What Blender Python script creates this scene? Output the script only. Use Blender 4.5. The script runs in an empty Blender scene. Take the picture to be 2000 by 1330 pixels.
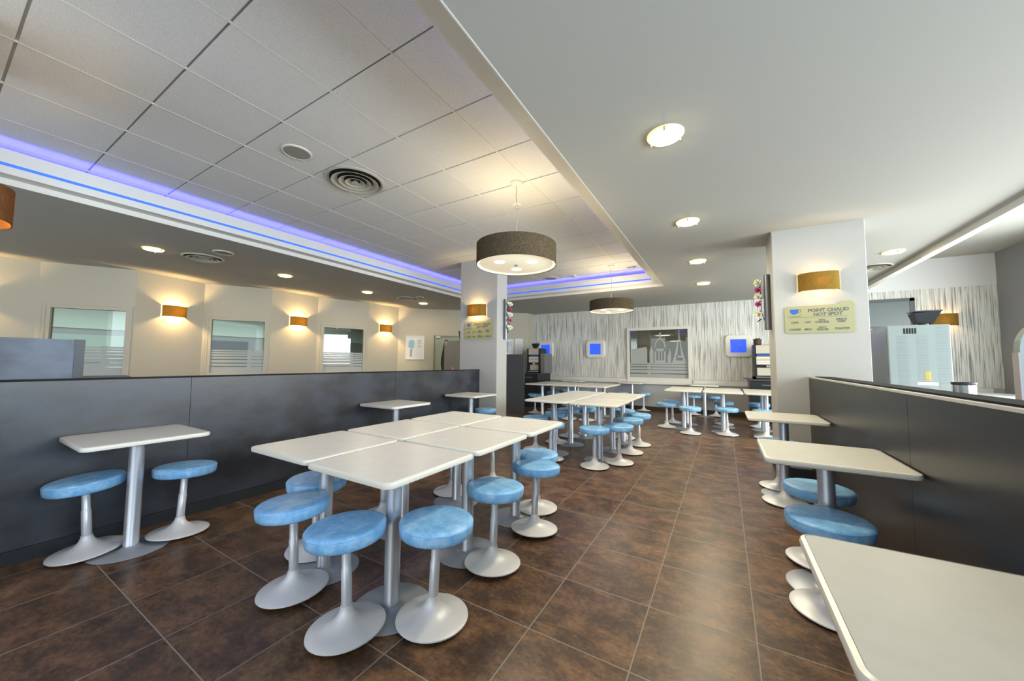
import bpy, bmesh, math, random
from mathutils import Vector, Matrix
random.seed(7)
S = bpy.context.scene
COL = S.collection
PI = math.pi

# ------------------------------------------------------------------ camera, world, big lights, exposure
cam_d = bpy.data.cameras.new('camera')
cam_d.sensor_width = 36.0
cam_d.lens = 697.7 / 2000 * 36
cam_d.clip_start = 0.05
cam = bpy.data.objects.new('camera', cam_d)
COL.objects.link(cam)
_R = Vector((0.8602449, 0.5098342, 0.0069079)); _U = Vector((0.0250448, -0.0557820, 0.9981288)); _F = Vector((-0.5092656, 0.8584623, 0.0607549))
cam.matrix_world = Matrix(((_R.x, _U.x, -_F.x, 0), (_R.y, _U.y, -_F.y, 0), (_R.z, _U.z, -_F.z, 1.25), (0, 0, 0, 1)))
S.camera = cam
vs = S.view_settings
vs.view_transform = 'Standard'; vs.look = 'None'; vs.gamma = 1.0; vs.use_curve_mapping = False
vs.exposure = 0.75
S.cycles.use_denoising = True
S.cycles.max_bounces = 7; S.cycles.diffuse_bounces = 4; S.cycles.glossy_bounces = 4; S.cycles.transmission_bounces = 5
S.cycles.transparent_max_bounces = 8
S.cycles.sample_clamp_indirect = 6.0
S.cycles.caustics_reflective = False; S.cycles.caustics_refractive = False

W = bpy.data.worlds.new('daylight'); S.world = W; W.use_nodes = True
_bg = W.node_tree.nodes['Background']
_bg.inputs[0].default_value = (0.90, 0.96, 1.0, 1); _bg.inputs[1].default_value = 1.0

def area(name, loc, rot, sx, sy, power, color, spread=180):
    d = bpy.data.lights.new(name, 'AREA'); d.shape = 'RECTANGLE'; d.size = sx; d.size_y = sy
    d.energy = power; d.color = color; d.spread = math.radians(spread)
    o = bpy.data.objects.new(name, d); COL.objects.link(o); o.location = loc; o.rotation_euler = rot
    return o
# daylight entering through the glazed front behind the camera and the windows on the right
area('front_window_daylight', (-4.6, -2.95, 1.45), (PI/2, 0, PI), 7.0, 2.4, 420, (0.80, 0.90, 1.0))
area('front_window_daylight', (1.4, -2.95, 1.45), (PI/2, 0, PI), 4.4, 2.4, 190, (0.96, 0.98, 1.0))
area('side_window_daylight', (4.55, 5.2, 1.65), (PI/2, 0, PI/2), 7.0, 2.2, 380, (0.93, 0.98, 0.97))
area('side_window_daylight', (4.28, -.9, 1.65), (PI/2, 0, PI/2), 3.6, 2.2, 260, (0.66, 0.82, 1.0))
WARM = (1.0, 0.66, 0.28)
SOFT = (1.0, 0.93, 0.80)

# ------------------------------------------------------------------ materials
def mat(name, color=(.8, .8, .8), rough=.5, metal=0.0, spec=.5, coat=0.0, emit=None, estr=0.0, trans=0.0, alpha=1.0):
    m = bpy.data.materials.new(name); m.use_nodes = True
    b = m.node_tree.nodes['Principled BSDF']
    b.inputs['Base Color'].default_value = (*color, 1)
    b.inputs['Roughness'].default_value = rough
    b.inputs['Metallic'].default_value = metal
    b.inputs['Specular IOR Level'].default_value = spec
    b.inputs['Coat Weight'].default_value = coat
    b.inputs['Transmission Weight'].default_value = trans
    b.inputs['Alpha'].default_value = alpha
    if emit:
        b.inputs['Emission Color'].default_value = (*emit, 1); b.inputs['Emission Strength'].default_value = estr
    m.diffuse_color = (*color, 1)
    return m
def nd(m, t, **kw):
    n = m.node_tree.nodes.new(t)
    for k, v in kw.items(): setattr(n, k, v)
    return n
def lk(m, a, b): m.node_tree.links.new(a, b)
def bs(m): return m.node_tree.nodes['Principled BSDF']
def coords(m, scale=(1, 1, 1), which='Object'):
    tc = nd(m, 'ShaderNodeTexCoord'); mp = nd(m, 'ShaderNodeMapping'); mp.inputs['Scale'].default_value = scale
    lk(m, tc.outputs[which], mp.inputs['Vector']); return mp.outputs['Vector']
def noise(m, vec, scale, detail=3, rough=.5):
    n = nd(m, 'ShaderNodeTexNoise'); n.inputs['Scale'].default_value = scale; n.inputs['Detail'].default_value = detail
    n.inputs['Roughness'].default_value = rough
    lk(m, vec, n.inputs['Vector']); return n.outputs['Fac']
def ramp(m, fac, stops):
    r = nd(m, 'ShaderNodeValToRGB'); e = r.color_ramp.elements
    while len(e) < len(stops): e.new(.5)
    for i, (p, c) in enumerate(stops):
        e[i].position = p; e[i].color = (*c, 1) if len(c) == 3 else c
    lk(m, fac, r.inputs['Fac']); return r.outputs['Color']
def bump(m, h, strength=.2, dist=.002):
    b = nd(m, 'ShaderNodeBump'); b.inputs['Strength'].default_value = strength; b.inputs['Distance'].default_value = dist
    lk(m, h, b.inputs['Height']); lk(m, b.outputs['Normal'], bs(m).inputs['Normal'])
def mth(m, op, a, b=None):
    n = nd(m, 'ShaderNodeMath', operation=op)
    for i, v in enumerate((a, b)):
        if v is None: continue
        if isinstance(v, (int, float)): n.inputs[i].default_value = v
        else: lk(m, v, n.inputs[i])
    return n.outputs[0]

M = {}
# painted plaster with a fine roughcast
def plaster(name, c, sc=55, st=.35, d=.004):
    m = mat(name, c, .85, spec=.2)
    v = coords(m); n = noise(m, v, sc, 4, .6); bump(m, n, st, d); return m
M['plaster'] = plaster('white_roughcast_paint', (.43, .43, .405))
M['white_wall'] = plaster('white_wall_paint', (.74, .75, .75), 60, .1, .002)
M['cream'] = plaster('cream_roughcast_paint', (.50, .465, .375), 45, .3, .004)
M['grey_wall'] = plaster('grey_paint', (.26, .255, .265), 60, .1, .002)
M['ceil'] = mat('smooth_ceiling_paint', (.44, .445, .415), .9, spec=.15)
M['white_trim'] = mat('white_satin_paint', (.74, .73, .68), .45)
M['dado'] = mat('pale_grey_paint', (.42, .42, .43), .7)
# floor tiles
def floor_mat():
    m = mat('brown_stone_tiles', (.08, .06, .04), .36, spec=.5)
    tc = nd(m, 'ShaderNodeTexCoord'); sp = nd(m, 'ShaderNodeSeparateXYZ'); lk(m, tc.outputs['Object'], sp.inputs[0])
    def line(out, org, pitch, w):
        a = mth(m, 'DIVIDE', mth(m, 'SUBTRACT', out, org), pitch)
        f = mth(m, 'FRACT', a); d = mth(m, 'ABSOLUTE', mth(m, 'SUBTRACT', f, .5))
        return mth(m, 'GREATER_THAN', d, .5 - w / pitch / 2), mth(m, 'FLOOR', a)
    lx, ix = line(sp.outputs['X'], -.8227, .4594, .0055)
    ly, iy = line(sp.outputs['Y'], 1.5602, .4522, .0055)
    g = mth(m, 'MAXIMUM', lx, ly)
    cx = nd(m, 'ShaderNodeCombineXYZ'); lk(m, ix, cx.inputs[0]); lk(m, iy, cx.inputs[1])
    wn = nd(m, 'ShaderNodeTexWhiteNoise'); wn.noise_dimensions = '3D'; lk(m, cx.outputs[0], wn.inputs['Vector'])
    # each tile shifts the cloud pattern
    vs_ = nd(m, 'ShaderNodeVectorMath', operation='SCALE'); lk(m, wn.outputs['Color'], vs_.inputs[0]); vs_.inputs['Scale'].default_value = 9
    va = nd(m, 'ShaderNodeVectorMath', operation='ADD'); lk(m, vs_.outputs[0], va.inputs[0]); lk(m, tc.outputs['Object'], va.inputs[1])
    mp = nd(m, 'ShaderNodeMapping'); mp.inputs['Scale'].default_value = (1, 1.35, 1); lk(m, va.outputs[0], mp.inputs['Vector'])
    n1 = noise(m, mp.outputs[0], 5, 8, .72)
    n2 = noise(m, mp.outputs[0], 38, 4, .7)
    nn = mth(m, 'ADD', mth(m, 'MULTIPLY', n1, .68), mth(m, 'MULTIPLY', n2, .32))
    c = ramp(m, nn, [(.35, (.036, .023, .016)), (.46, (.088, .051, .031)), (.57, (.195, .106, .056)), (.72, (.36, .22, .12))])
    mx = nd(m, 'ShaderNodeMix', data_type='RGBA'); lk(m, g, mx.inputs['Factor']); lk(m, c, mx.inputs[6]); mx.inputs[7].default_value = (.30, .27, .23, 1)
    lk(m, mx.outputs[2], bs(m).inputs['Base Color'])
    r = mth(m, 'ADD', mth(m, 'MULTIPLY', n2, .16), .26)
    lk(m, mth(m, 'MAXIMUM', r, mth(m, 'MULTIPLY', g, .7)), bs(m).inputs['Roughness'])
    h = mth(m, 'SUBTRACT', mth(m, 'MULTIPLY', n1, .3), g); bump(m, h, .25, .002)
    return m
M['floor'] = floor_mat()
# acoustic ceiling tile
def tile_mat():
    m = mat('acoustic_tile', (.50, .50, .48), .95, spec=.1)
    n = noise(m, coords(m), 160, 2, .6)
    c = ramp(m, n, [(.35, (.64, .65, .65)), (.65, (.78, .79, .79))]); lk(m, c, bs(m).inputs['Base Color']); return m
M['tile'] = tile_mat()
M['tbar'] = mat('ceiling_grid_white', (.42, .42, .40), .5)
# striped wallpaper
def paper():
    m = mat('streaked_wallpaper', (.7, .7, .66), .7, spec=.2)
    v = coords(m, (46, 1, 1.1)); n1 = noise(m, v, 1.0, 3, .65)
    v2 = coords(m, (115, 1, 1.6)); n2 = noise(m, v2, 1.0, 2, .5)
    c1 = ramp(m, n1, [(.35, (.30, .29, .27)), (.45, (.66, .655, .62)), (.55, (.84, .84, .81))])
    c2 = ramp(m, n2, [(.35, (.50, .49, .46)), (.43, (.90, .90, .88)), (.60, (.97, .97, .96))])
    mx = nd(m, 'ShaderNodeMix', data_type='RGBA', blend_type='MULTIPLY'); mx.inputs['Factor'].default_value = 1
    lk(m, c1, mx.inputs[6]); lk(m, c2, mx.inputs[7]); lk(m, mx.outputs[2], bs(m).inputs['Base Color']); return m
M['paper'] = paper()
# dark laminates
def laminate(name, c, c2, r0, r1, sc=3.0):
    m = mat(name, c, .4, spec=.55)
    v = coords(m, (1, 1, 1.6)); n = noise(m, v, sc, 6, .62); n2 = noise(m, v, 60, 3, .6)
    lk(m, ramp(m, n, [(.40, c), (.62, c2)]), bs(m).inputs['Base Color'])
    lk(m, mth(m, 'ADD', mth(m, 'MULTIPLY', n, r1 - r0), r0), bs(m).inputs['Roughness'])
    bump(m, n2, .12, .001); return m
M['lam_left'] = laminate('scuffed_black_laminate', (.008, .010, .015), (.026, .034, .052), .30, .52)
bs(M['lam_left']).inputs['Specular IOR Level'].default_value = .9
M['lam_right'] = laminate('black_satin_laminate', (.012, .012, .014), (.020, .020, .022), .26, .40, 1.5)
M['lam_blue'] = laminate('blue_grey_laminate', (.10, .13, .17), (.17, .21, .27), .40, .6)
M['lam_edge'] = mat('dark_edge_trim', (.012, .012, .014), .7, spec=.2)
M['alu_edge'] = mat('pale_metal_edge', (.75, .72, .66), .3, .6)
M['plinth'] = mat('dark_plinth', (.022, .026, .032), .5)
M['dark_base'] = mat('dark_brown_skirting', (.030, .022, .018), .5)
# table
def top_mat():
    m = mat('cream_laminate', (.70, .69, .60), .34, spec=.5)
    n = noise(m, coords(m), 14, 3, .5); lk(m, ramp(m, n, [(.3, (.63, .63, .57)), (.7, (.67, .67, .61))]), bs(m).inputs['Base Color']); return m
M['top'] = top_mat()
M['edge'] = mat('cream_edge_band', (.74, .73, .65), .3)
M['steel'] = mat('brushed_aluminium', (.62, .66, .72), .30, .75)
M['disc'] = mat('satin_grey_metal_paint', (.42, .46, .52), .38, .35)
M['shell'] = mat('silver_grey_paint', (.80, .81, .83), .36, .12)
M['stem'] = mat('silver_stem_paint', (.68, .71, .76), .30, .30)
def vinyl():
    m = mat('mottled_sky_blue_vinyl', (.17, .42, .72), .38, spec=.5)
    oi = nd(m, 'ShaderNodeObjectInfo'); va = nd(m, 'ShaderNodeVectorMath', operation='ADD')
    tc = nd(m, 'ShaderNodeTexCoord'); lk(m, tc.outputs['Object'], va.inputs[0])
    sc = nd(m, 'ShaderNodeMath', operation='MULTIPLY'); lk(m, oi.outputs['Random'], sc.inputs[0]); sc.inputs[1].default_value = 20
    cb = nd(m, 'ShaderNodeCombineXYZ'); lk(m, sc.outputs[0], cb.inputs[0]); lk(m, cb.outputs[0], va.inputs[1])
    n = noise(m, va.outputs[0], 16, 6, .65)
    lk(m, ramp(m, n, [(.34, (.17, .43, .76)), (.50, (.24, .55, .92)), (.66, (.42, .69, .96))]), bs(m).inputs['Base Color'])
    n2 = noise(m, va.outputs[0], 140, 2, .5); bump(m, n2, .10, .001); return m
M['vinyl'] = vinyl()
def fabric(name, c, c2, tl):
    m = bpy.data.materials.new(name); m.use_nodes = True; nt = m.node_tree
    for n in list(nt.nodes): nt.nodes.remove(n)
    out = nd(m, 'ShaderNodeOutputMaterial'); d = nd(m, 'ShaderNodeBsdfDiffuse'); t = nd(m, 'ShaderNodeBsdfTranslucent'); mx = nd(m, 'ShaderNodeMixShader')
    v = coords(m, (220, 220, 26)); n = noise(m, v, 1, 2, .5)
    v2 = coords(m, (30, 30, 260)); n2 = noise(m, v2, 1, 2, .5)
    c_ = ramp(m, mth(m, 'MULTIPLY', mth(m, 'ADD', n, n2), .5), [(.40, c), (.60, c2)])
    lk(m, c_, d.inputs['Color']); t.inputs['Color'].default_value = (*tl, 1)
    mx.inputs[0].default_value = .20
    lk(m, d.outputs[0], mx.inputs[1]); lk(m, t.outputs[0], mx.inputs[2]); lk(m, mx.outputs[0], out.inputs[0]); return m
M['shade_dark'] = fabric('charcoal_linen', (.060, .047, .028), (.135, .108, .068), (.16, .095, .025))
M['shade_warm'] = fabric('ochre_linen', (.20, .13, .025), (.31, .20, .05), (.48, .30, .03))
M['shade_brown'] = fabric('brown_linen', (.11, .05, .02), (.18, .09, .035), (.30, .14, .03))
M['shade_in'] = mat('cream_shade_lining', (.78, .70, .52), .7)
M['led'] = mat('blue_led_strip', (.05, .15, .9), .5, emit=(.012, .11, 1.0), estr=.52)
M['led_up'] = mat('blue_cove_led', (.05, .1, .9), .5, emit=(.09, .09, 1.0), estr=22)
M['screen'] = mat('blue_light_panel', (.02, .05, .6), .3, emit=(.012, .075, 1.0), estr=.75)
def screen_tex(m):
    n = noise(m, coords(m), 26, 3, .6)
    lk(m, ramp(m, n, [(.40, (.008, .05, .85)), (.60, (.012, .085, 1.0)), (.76, (.10, .28, 1.0))]), bs(m).inputs['Emission Color'])
screen_tex(M['screen'])
M['bulb'] = mat('lit_frosted_glass', (1, .95, .8), .5, emit=(1.0, .84, .52), estr=1.9)
M['bulb_rim'] = mat('frosted_glass_rim', (.9, .8, .5), .25, emit=(1.0, .72, .25), estr=.55)
M['diff'] = mat('lit_diffuser', (.85, .80, .66), .6, emit=(1.0, .88, .62), estr=.30)
M['spot'] = mat('lamp_glow', (1, .95, .85), .5, emit=(1.0, .93, .78), estr=2.4)
M['bulb_warm'] = mat('warm_bulb', (1, .8, .5), .5, emit=(1.0, .70, .32), estr=9)
M['brass'] = mat('polished_metal_clip', (.75, .62, .38), .25, .9)
M['white_pl'] = mat('white_plastic', (.76, .75, .68), .4)
M['grey_pl'] = mat('grey_plastic', (.30, .29, .26), .7)
M['dark_void'] = mat('dark_duct', (.012, .011, .010), .8)
M['vent'] = mat('cream_vent_metal', (.55, .54, .46), .45, .2)
M['black'] = mat('black_plastic', (.012, .012, .014), .3)
M['chrome'] = mat('chrome', (.75, .75, .75), .12, 1.0)
M['beige'] = mat('beige_panel', (.50, .47, .38), .45)
M['cab_black'] = mat('black_cabinet', (.012, .014, .018), .3)
M['cab_grey'] = mat('dark_grey_panel', (.050, .056, .066), .4)
M['sign'] = mat('pale_gold_sign', (.34, .335, .17), .4, .2)
M['ink'] = mat('grey_lettering', (.10, .10, .12), .5)
M['ink_blue'] = mat('blue_cup', (.02, .10, .42), .5)
M['leaf'] = mat('dark_leaf', (.02, .04, .02), .5)
M['fl_white'] = mat('white_petals', (.72, .72, .52), .6)
M['fl_pink'] = mat('magenta_petals', (.42, .03, .17), .6)
M['tube'] = mat('grey_metal_tube', (.20, .21, .23), .32, .7)
M['mint'] = mat('pale_mint_metal', (.25, .30, .285), .5)
M['mint_side'] = mat('grey_side_panel', (.30, .31, .34), .3, .4)
M['yellow'] = mat('yellow_label', (.55, .45, .10), .5)
M['red'] = mat('red_orange_plastic', (.70, .08, .03), .4)
M['paper_w'] = mat('white_paper', (.72, .72, .70), .6)
M['lilac'] = mat('blue_print', (.30, .50, .60), .6)
M['wood'] = mat('brown_basket', (.06, .03, .018), .6)
M['door_green'] = mat('sage_door', (.36, .40, .30), .6)
M['door_teal'] = mat('grey_green_door', (.11, .14, .14), .3)
M['door_frame'] = mat('dark_grey_frame', (.06, .07, .08), .4)
M['fridge'] = mat('mid_grey_metal', (.20, .20, .20), .4, .2)
M['room_white'] = mat('back_room_white', (.70, .78, .72), .7)
M['room_grey'] = mat('back_room_grey', (.36, .34, .36), .8)
M['board'] = mat('pale_green_board', (.42, .52, .46), .6)
M['shelf_w'] = mat('white_worktop', (.78, .80, .80), .3)
def film():
    m = mat('frosted_film', (.40, .43, .42), .8); return m
M['film'] = film()
def glass():
    m = bpy.data.materials.new('window_glass'); m.use_nodes = True; nt = m.node_tree
    for n in list(nt.nodes): nt.nodes.remove(n)
    out = nd(m, 'ShaderNodeOutputMaterial'); t = nd(m, 'ShaderNodeBsdfTransparent'); g = nd(m, 'ShaderNodeBsdfGlossy'); mx = nd(m, 'ShaderNodeMixShader')
    t.inputs[0].default_value = (.86, .92, .90, 1); g.inputs['Roughness'].default_value = .0; g.inputs[0].default_value = (.9, .93, .95, 1)
    lw = nd(m, 'ShaderNodeFresnel'); lw.inputs[0].default_value = 1.6
    lk(m, lw.outputs[0], mx.inputs[0]); lk(m, t.outputs[0], mx.inputs[1]); lk(m, g.outputs[0], mx.inputs[2]); lk(m, mx.outputs[0], out.inputs[0]); return m
M['glass'] = glass()

# ------------------------------------------------------------------ mesh helpers
def link(name, bm, m, parent=None, smooth=False, loc=None):
    me = bpy.data.meshes.new(name); bm.normal_update(); bm.to_mesh(me); bm.free()
    for mm in (m if isinstance(m, (list, tuple)) else [m]): me.materials.append(mm)
    if smooth:
        for p in me.polygons: p.use_smooth = True
        try: me.set_sharp_from_angle(angle=math.radians(40))
        except Exception: pass
    o = bpy.data.objects.new(name, me); COL.objects.link(o)
    if parent: o.parent = parent
    if loc: o.location = loc
    return o
def tag(o, label, cat, group=None, kind=None):
    if label: o['label'] = label
    if cat: o['category'] = cat
    if group: o['group'] = group
    if kind: o['kind'] = kind
    return o
def thing(name, label, cat, loc=(0, 0, 0), rz=0, group=None):
    o = bpy.data.objects.new(name, None); COL.objects.link(o); o.location = loc; o.rotation_euler = (0, 0, rz); o.empty_display_size = .1
    return tag(o, label, cat, group)
def struct(o, label=None, cat=None):
    o['kind'] = 'structure'
    if label: o['label'] = label
    if cat: o['category'] = cat
    return o
def bbox(bm, x0, x1, y0, y1, z0, z1, mi=0, rot=None):
    v = [bm.verts.new((x, y, z)) for x in (x0, x1) for y in (y0, y1) for z in (z0, z1)]
    for f in ((0, 1, 3, 2), (4, 6, 7, 5), (0, 4, 5, 1), (2, 3, 7, 6), (0, 2, 6, 4), (1, 5, 7, 3)):
        fc = bm.faces.new([v[i] for i in f]); fc.material_index = mi
    return v
def box(x0, x1, y0, y1, z0, z1, bev=0, seg=2):
    bm = bmesh.new(); bbox(bm, x0, x1, y0, y1, z0, z1)
    if bev: bmesh.ops.bevel(bm, geom=bm.edges[:], offset=bev, segments=seg, affect='EDGES', profile=.5)
    return bm
def lathe(prof, seg=48, cap=True):
    bm = bmesh.new(); rings = []
    for r, z in prof:
        if r < 1e-5: rings.append([bm.verts.new((0, 0, z))])
        else: rings.append([bm.verts.new((r * math.cos(2 * PI * i / seg), r * math.sin(2 * PI * i / seg), z)) for i in range(seg)])
    for a, b in zip(rings, rings[1:]):
        for i in range(seg):
            j = (i + 1) % seg
            if len(a) == 1 and len(b) == 1: continue
            if len(a) == 1: bm.faces.new((a[0], b[i], b[j]))
            elif len(b) == 1: bm.faces.new((a[i], b[0], a[j]))
            else: bm.faces.new((a[i], b[i], b[j], a[j]))
    bmesh.ops.recalc_face_normals(bm, faces=bm.faces[:]); return bm
def prism(pts, z0, z1, bev=0):
    """outline in XY extruded in Z"""
    bm = bmesh.new(); a = [bm.verts.new((x, y, z0)) for x, y in pts]; b = [bm.verts.new((x, y, z1)) for x, y in pts]
    bm.faces.new(a[::-1]); bm.faces.new(b)
    n = len(pts)
    for i in range(n): bm.faces.new((a[i], a[(i + 1) % n], b[(i + 1) % n], b[i]))
    bmesh.ops.recalc_face_normals(bm, faces=bm.faces[:]); return bm
def xz(bm):
    """turn an XY prism to stand in XZ: outline (x, z), depth along y (0..z1 -> y)"""
    for v in bm.verts: v.co = Vector((v.co.x, v.co.z, v.co.y))
    bmesh.ops.recalc_face_normals(bm, faces=bm.faces[:]); return bm
def rrect(x0, x1, y0, y1, r, seg=6):
    p = []
    for cx, cy, a0 in ((x1 - r, y1 - r, 0), (x0 + r, y1 - r, PI / 2), (x0 + r, y0 + r, PI), (x1 - r, y0 + r, 1.5 * PI)):
        for i in range(seg + 1):
            a = a0 + PI / 2 * i / seg; p.append((cx + r * math.cos(a), cy + r * math.sin(a)))
    return p
def copy_tree(o, parent=None):
    c = o.copy(); COL.objects.link(c); c.parent = parent
    for ch in list(o.children): copy_tree(ch, c)
    return c
def cyl(r, z0, z1, seg=32): return lathe([(0, z0), (r, z0), (r, z1), (0, z1)], seg)
def tube_path(pts, r, seg=8):
    bm = bmesh.new(); rings = []
    for i, p in enumerate(pts):
        p = Vector(p); d = (Vector(pts[min(i + 1, len(pts) - 1)]) - Vector(pts[max(i - 1, 0)])).normalized()
        a = d.orthogonal().normalized(); b = d.cross(a)
        rings.append([bm.verts.new(p + a * r * math.cos(2 * PI * k / seg) + b * r * math.sin(2 * PI * k / seg)) for k in range(seg)])
    for a, b in zip(rings, rings[1:]):
        for k in range(seg): bm.faces.new((a[k], a[(k + 1) % seg], b[(k + 1) % seg], b[k]))
    bm.faces.new(rings[0][::-1]); bm.faces.new(rings[-1])
    bmesh.ops.recalc_face_normals(bm, faces=bm.faces[:]); return bm

# ------------------------------------------------------------------ structure
Z1, ZT, YB = 2.77, 3.12, 10.1
TX0, TX1, TY0, TY1 = -5.36, -0.985, -2.4, 7.5          # tray opening in the lowered ceiling
bm = box(-13.5, 4.6, -3.1, 14.2, -.12, 0); struct(link('floor', bm, M['floor']), 'brown mottled stone tile floor with thin pale grout', 'floor')
# lowered ceiling around the tray, up to the bulkhead on the right
bm = bmesh.new()
for x0, x1, y0, y1 in ((-13.5, TX0, -3.1, 14.2), (TX1, 2.34, -3.1, 14.2), (TX0, TX1, TY1, 14.2), (TX0, TX1, -3.1, TY0)):
    bbox(bm, x0, x1, y0, y1, Z1, Z1 + .05)
struct(link('ceiling', bm, M['ceil']), 'lowered smooth plaster ceiling around the tiled tray', 'ceiling')
# tiled ceiling of the tray: slab plus a raised tile field
PX, PY, OX, OY = .62, .587, -2.311, .2194
bm = bmesh.new()
bbox(bm, TX0 - .3, TX1 + .3, TY0 - .3, TY1 + .3, ZT + .012, ZT + .08, 1)
for i in range(-6, 14):
    for j in range(-8, 8):
        x0, y0 = OX + j * PX, OY + i * PY
        a0, a1, b0, b1 = max(x0 + .007, TX0 - .28), min(x0 + PX - .007, TX1 + .28), max(y0 + .007, TY0 - .28), min(y0 + PY - .007, TY1 + .28)
        if a1 - a0 > .02 and b1 - b0 > .02: bbox(bm, a0, a1, b0, b1, ZT, ZT + .02, 0)
for j in range(-8, 9):
    x0 = OX + j * PX
    if TX0 - .27 < x0 < TX1 + .27: bbox(bm, x0 - .006, x0 + .006, TY0 - .28, TY1 + .28, ZT - .002, ZT + .014, 2)
struct(link('ceiling', bm, [M['tile'], M['tbar'], M['white_trim']]), 'tray ceiling of large pale acoustic tiles', 'ceiling')
# upper walls of the tray void
bm = bmesh.new()
for x0, x1, y0, y1 in ((TX0 - .3, TX0 - .25, TY0 - .3, TY1 + .3), (TX1 + .25, TX1 + .3, TY0 - .3, TY1 + .3), (TX0 - .3, TX1 + .3, TY1 + .25, TY1 + .3), (TX0 - .3, TX1 + .3, TY0 - .3, TY0 - .25)):
    bbox(bm, x0, x1, y0, y1, Z1 + .05, ZT + .05)
struct(link('trim_3', bm, M['ceil']))
# cove: small upstand, ledge and lip board running round the opening; LED line in the face, LED behind the lip
LEDGE = .15
def ring(o, i, z0, z1):
    b = bmesh.new()
    X0, X1, Y0, Y1 = TX0 + o, TX1 - o, TY0 + o, TY1 - o
    U0, U1, V0, V1 = TX0 + i, TX1 - i, TY0 + i, TY1 - i
    for z, s in ((z0, -1), (z1, 1)):
        A = [b.verts.new(p) for p in ((X0, Y0, z), (X1, Y0, z), (X1, Y1, z), (X0, Y1, z))]
        B = [b.verts.new(p) for p in ((U0, V0, z), (U1, V0, z), (U1, V1, z), (U0, V1, z))]
        for k in range(4): b.faces.new((A[k], A[(k + 1) % 4], B[(k + 1) % 4], B[k]))
        if s < 0: a_, b_ = A, B
        else:
            for k in range(4):
                b.faces.new((a_[k], a_[(k + 1) % 4], A[(k + 1) % 4], A[k])); b.faces.new((b_[k], b_[(k + 1) % 4], B[(k + 1) % 4], B[k]))
    bmesh.ops.recalc_face_normals(b, faces=b.faces[:]); return b
cv = link('trim_1', ring(0, .008, Z1 - .002, Z1 + .055), M['white_trim']); struct(cv, 'white cove cornice with blue light lines around the ceiling tray', 'cove')
led_ledge = link('ledge', ring(.0, LEDGE, Z1 + .052, Z1 + .07), M['white_trim'], cv)
link('lip_board', ring(LEDGE - .012, LEDGE, Z1 + .07, Z1 + .262), M['white_trim'], cv)
link('light_line', ring(LEDGE - .006, LEDGE + .003, Z1 + .118, Z1 + .143), M['led'], cv)
link('cove_light', ring(LEDGE - .06, LEDGE - .035, Z1 + .20, Z1 + .215), M['led_up'], cv)
# bulkhead beam and the higher ceiling on the right
struct(link('trim_2', box(2.34, 2.43, -3.1, YB, 2.70, 3.35), M['white_trim']), 'white bulkhead edge between the two ceilings on the right', 'bulkhead')
struct(link('ceiling', box(2.43, 4.6, -3.1, YB, 3.33, 3.38), M['ceil']), 'higher white ceiling on the right', 'ceiling')
# back wall with an opening for the serving window
WX0, WX1, WZ0, WZ1 = -2.22, -0.78, .87, 2.13
bm = bmesh.new()
def wallseg(b, x0, x1, z0, z1, mi): bbox(b, x0, x1, YB, YB + .15, z0, z1, mi)
for x0, x1, z0, z1, mi in ((-5.24, WX0, .84, 3.4, 0), (WX1, 2.56, .84, 3.4, 0), (WX0, WX1, WZ1, 3.4, 0), (WX0, WX1, .84, WZ0, 0),
                           (-5.24, 2.56, 0, .84, 1), (2.56, 4.6, .84, 2.74, 0), (2.56, 4.6, 2.74, 3.4, 2), (2.56, 4.6, 0, .84, 1)):
    wallseg(bm, x0, x1, z0, z1, mi)
struct(link('wall_back', bm, [M['paper'], M['dado'], M['white_wall']]), 'back wall papered with vertical grey and white streaks', 'wall')
struct(link('baseboard_back', box(-5.2, 4.2, YB - .015, YB, 0, .11), M['dark_base']), 'dark brown skirting along the back wall', 'skirting')
struct(link('trim_4', box(-5.2, -2.3, YB - .03, YB, .71, .83, .006), M['white_trim']), 'pale dado board on the back wall left of the window', 'dado rail')
struct(link('trim_5', box(-.68, 4.2, YB - .03, YB, .71, .83, .006), M['white_trim']), 'pale dado board on the back wall right of the window', 'dado rail')
struct(link('wall_right', box(4.34, 4.5, 8.4, YB, 0, 3.4), M['grey_wall']), 'grey painted wall at the far right', 'wall')
bm = bmesh.new()
bbox(bm, 4.34, 4.5, -3.1, 8.4, 0, .5); bbox(bm, 4.34, 4.5, -3.1, 8.4, 2.75, 3.4)
for y in (-3.1, -.4, 2.3, 5.0, 7.9): bbox(bm, 4.34, 4.5, y, y + .25, .5, 2.75)
struct(link('wall_right', bm, M['plaster']))
bm = bmesh.new()
bbox(bm, -13.5, 4.6, -3.25, -3.1, 0, .2); bbox(bm, -13.5, 4.6, -3.25, -3.1, 2.68, 3.4)
for x in (-13.5, -8.2, -5.2, -1.1, 3.6): bbox(bm, x, x + (.9 if x > -13 else 5), -3.25, -3.1, .2, 2.68)
struct(link('wall_front', bm, M['plaster']))
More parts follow.
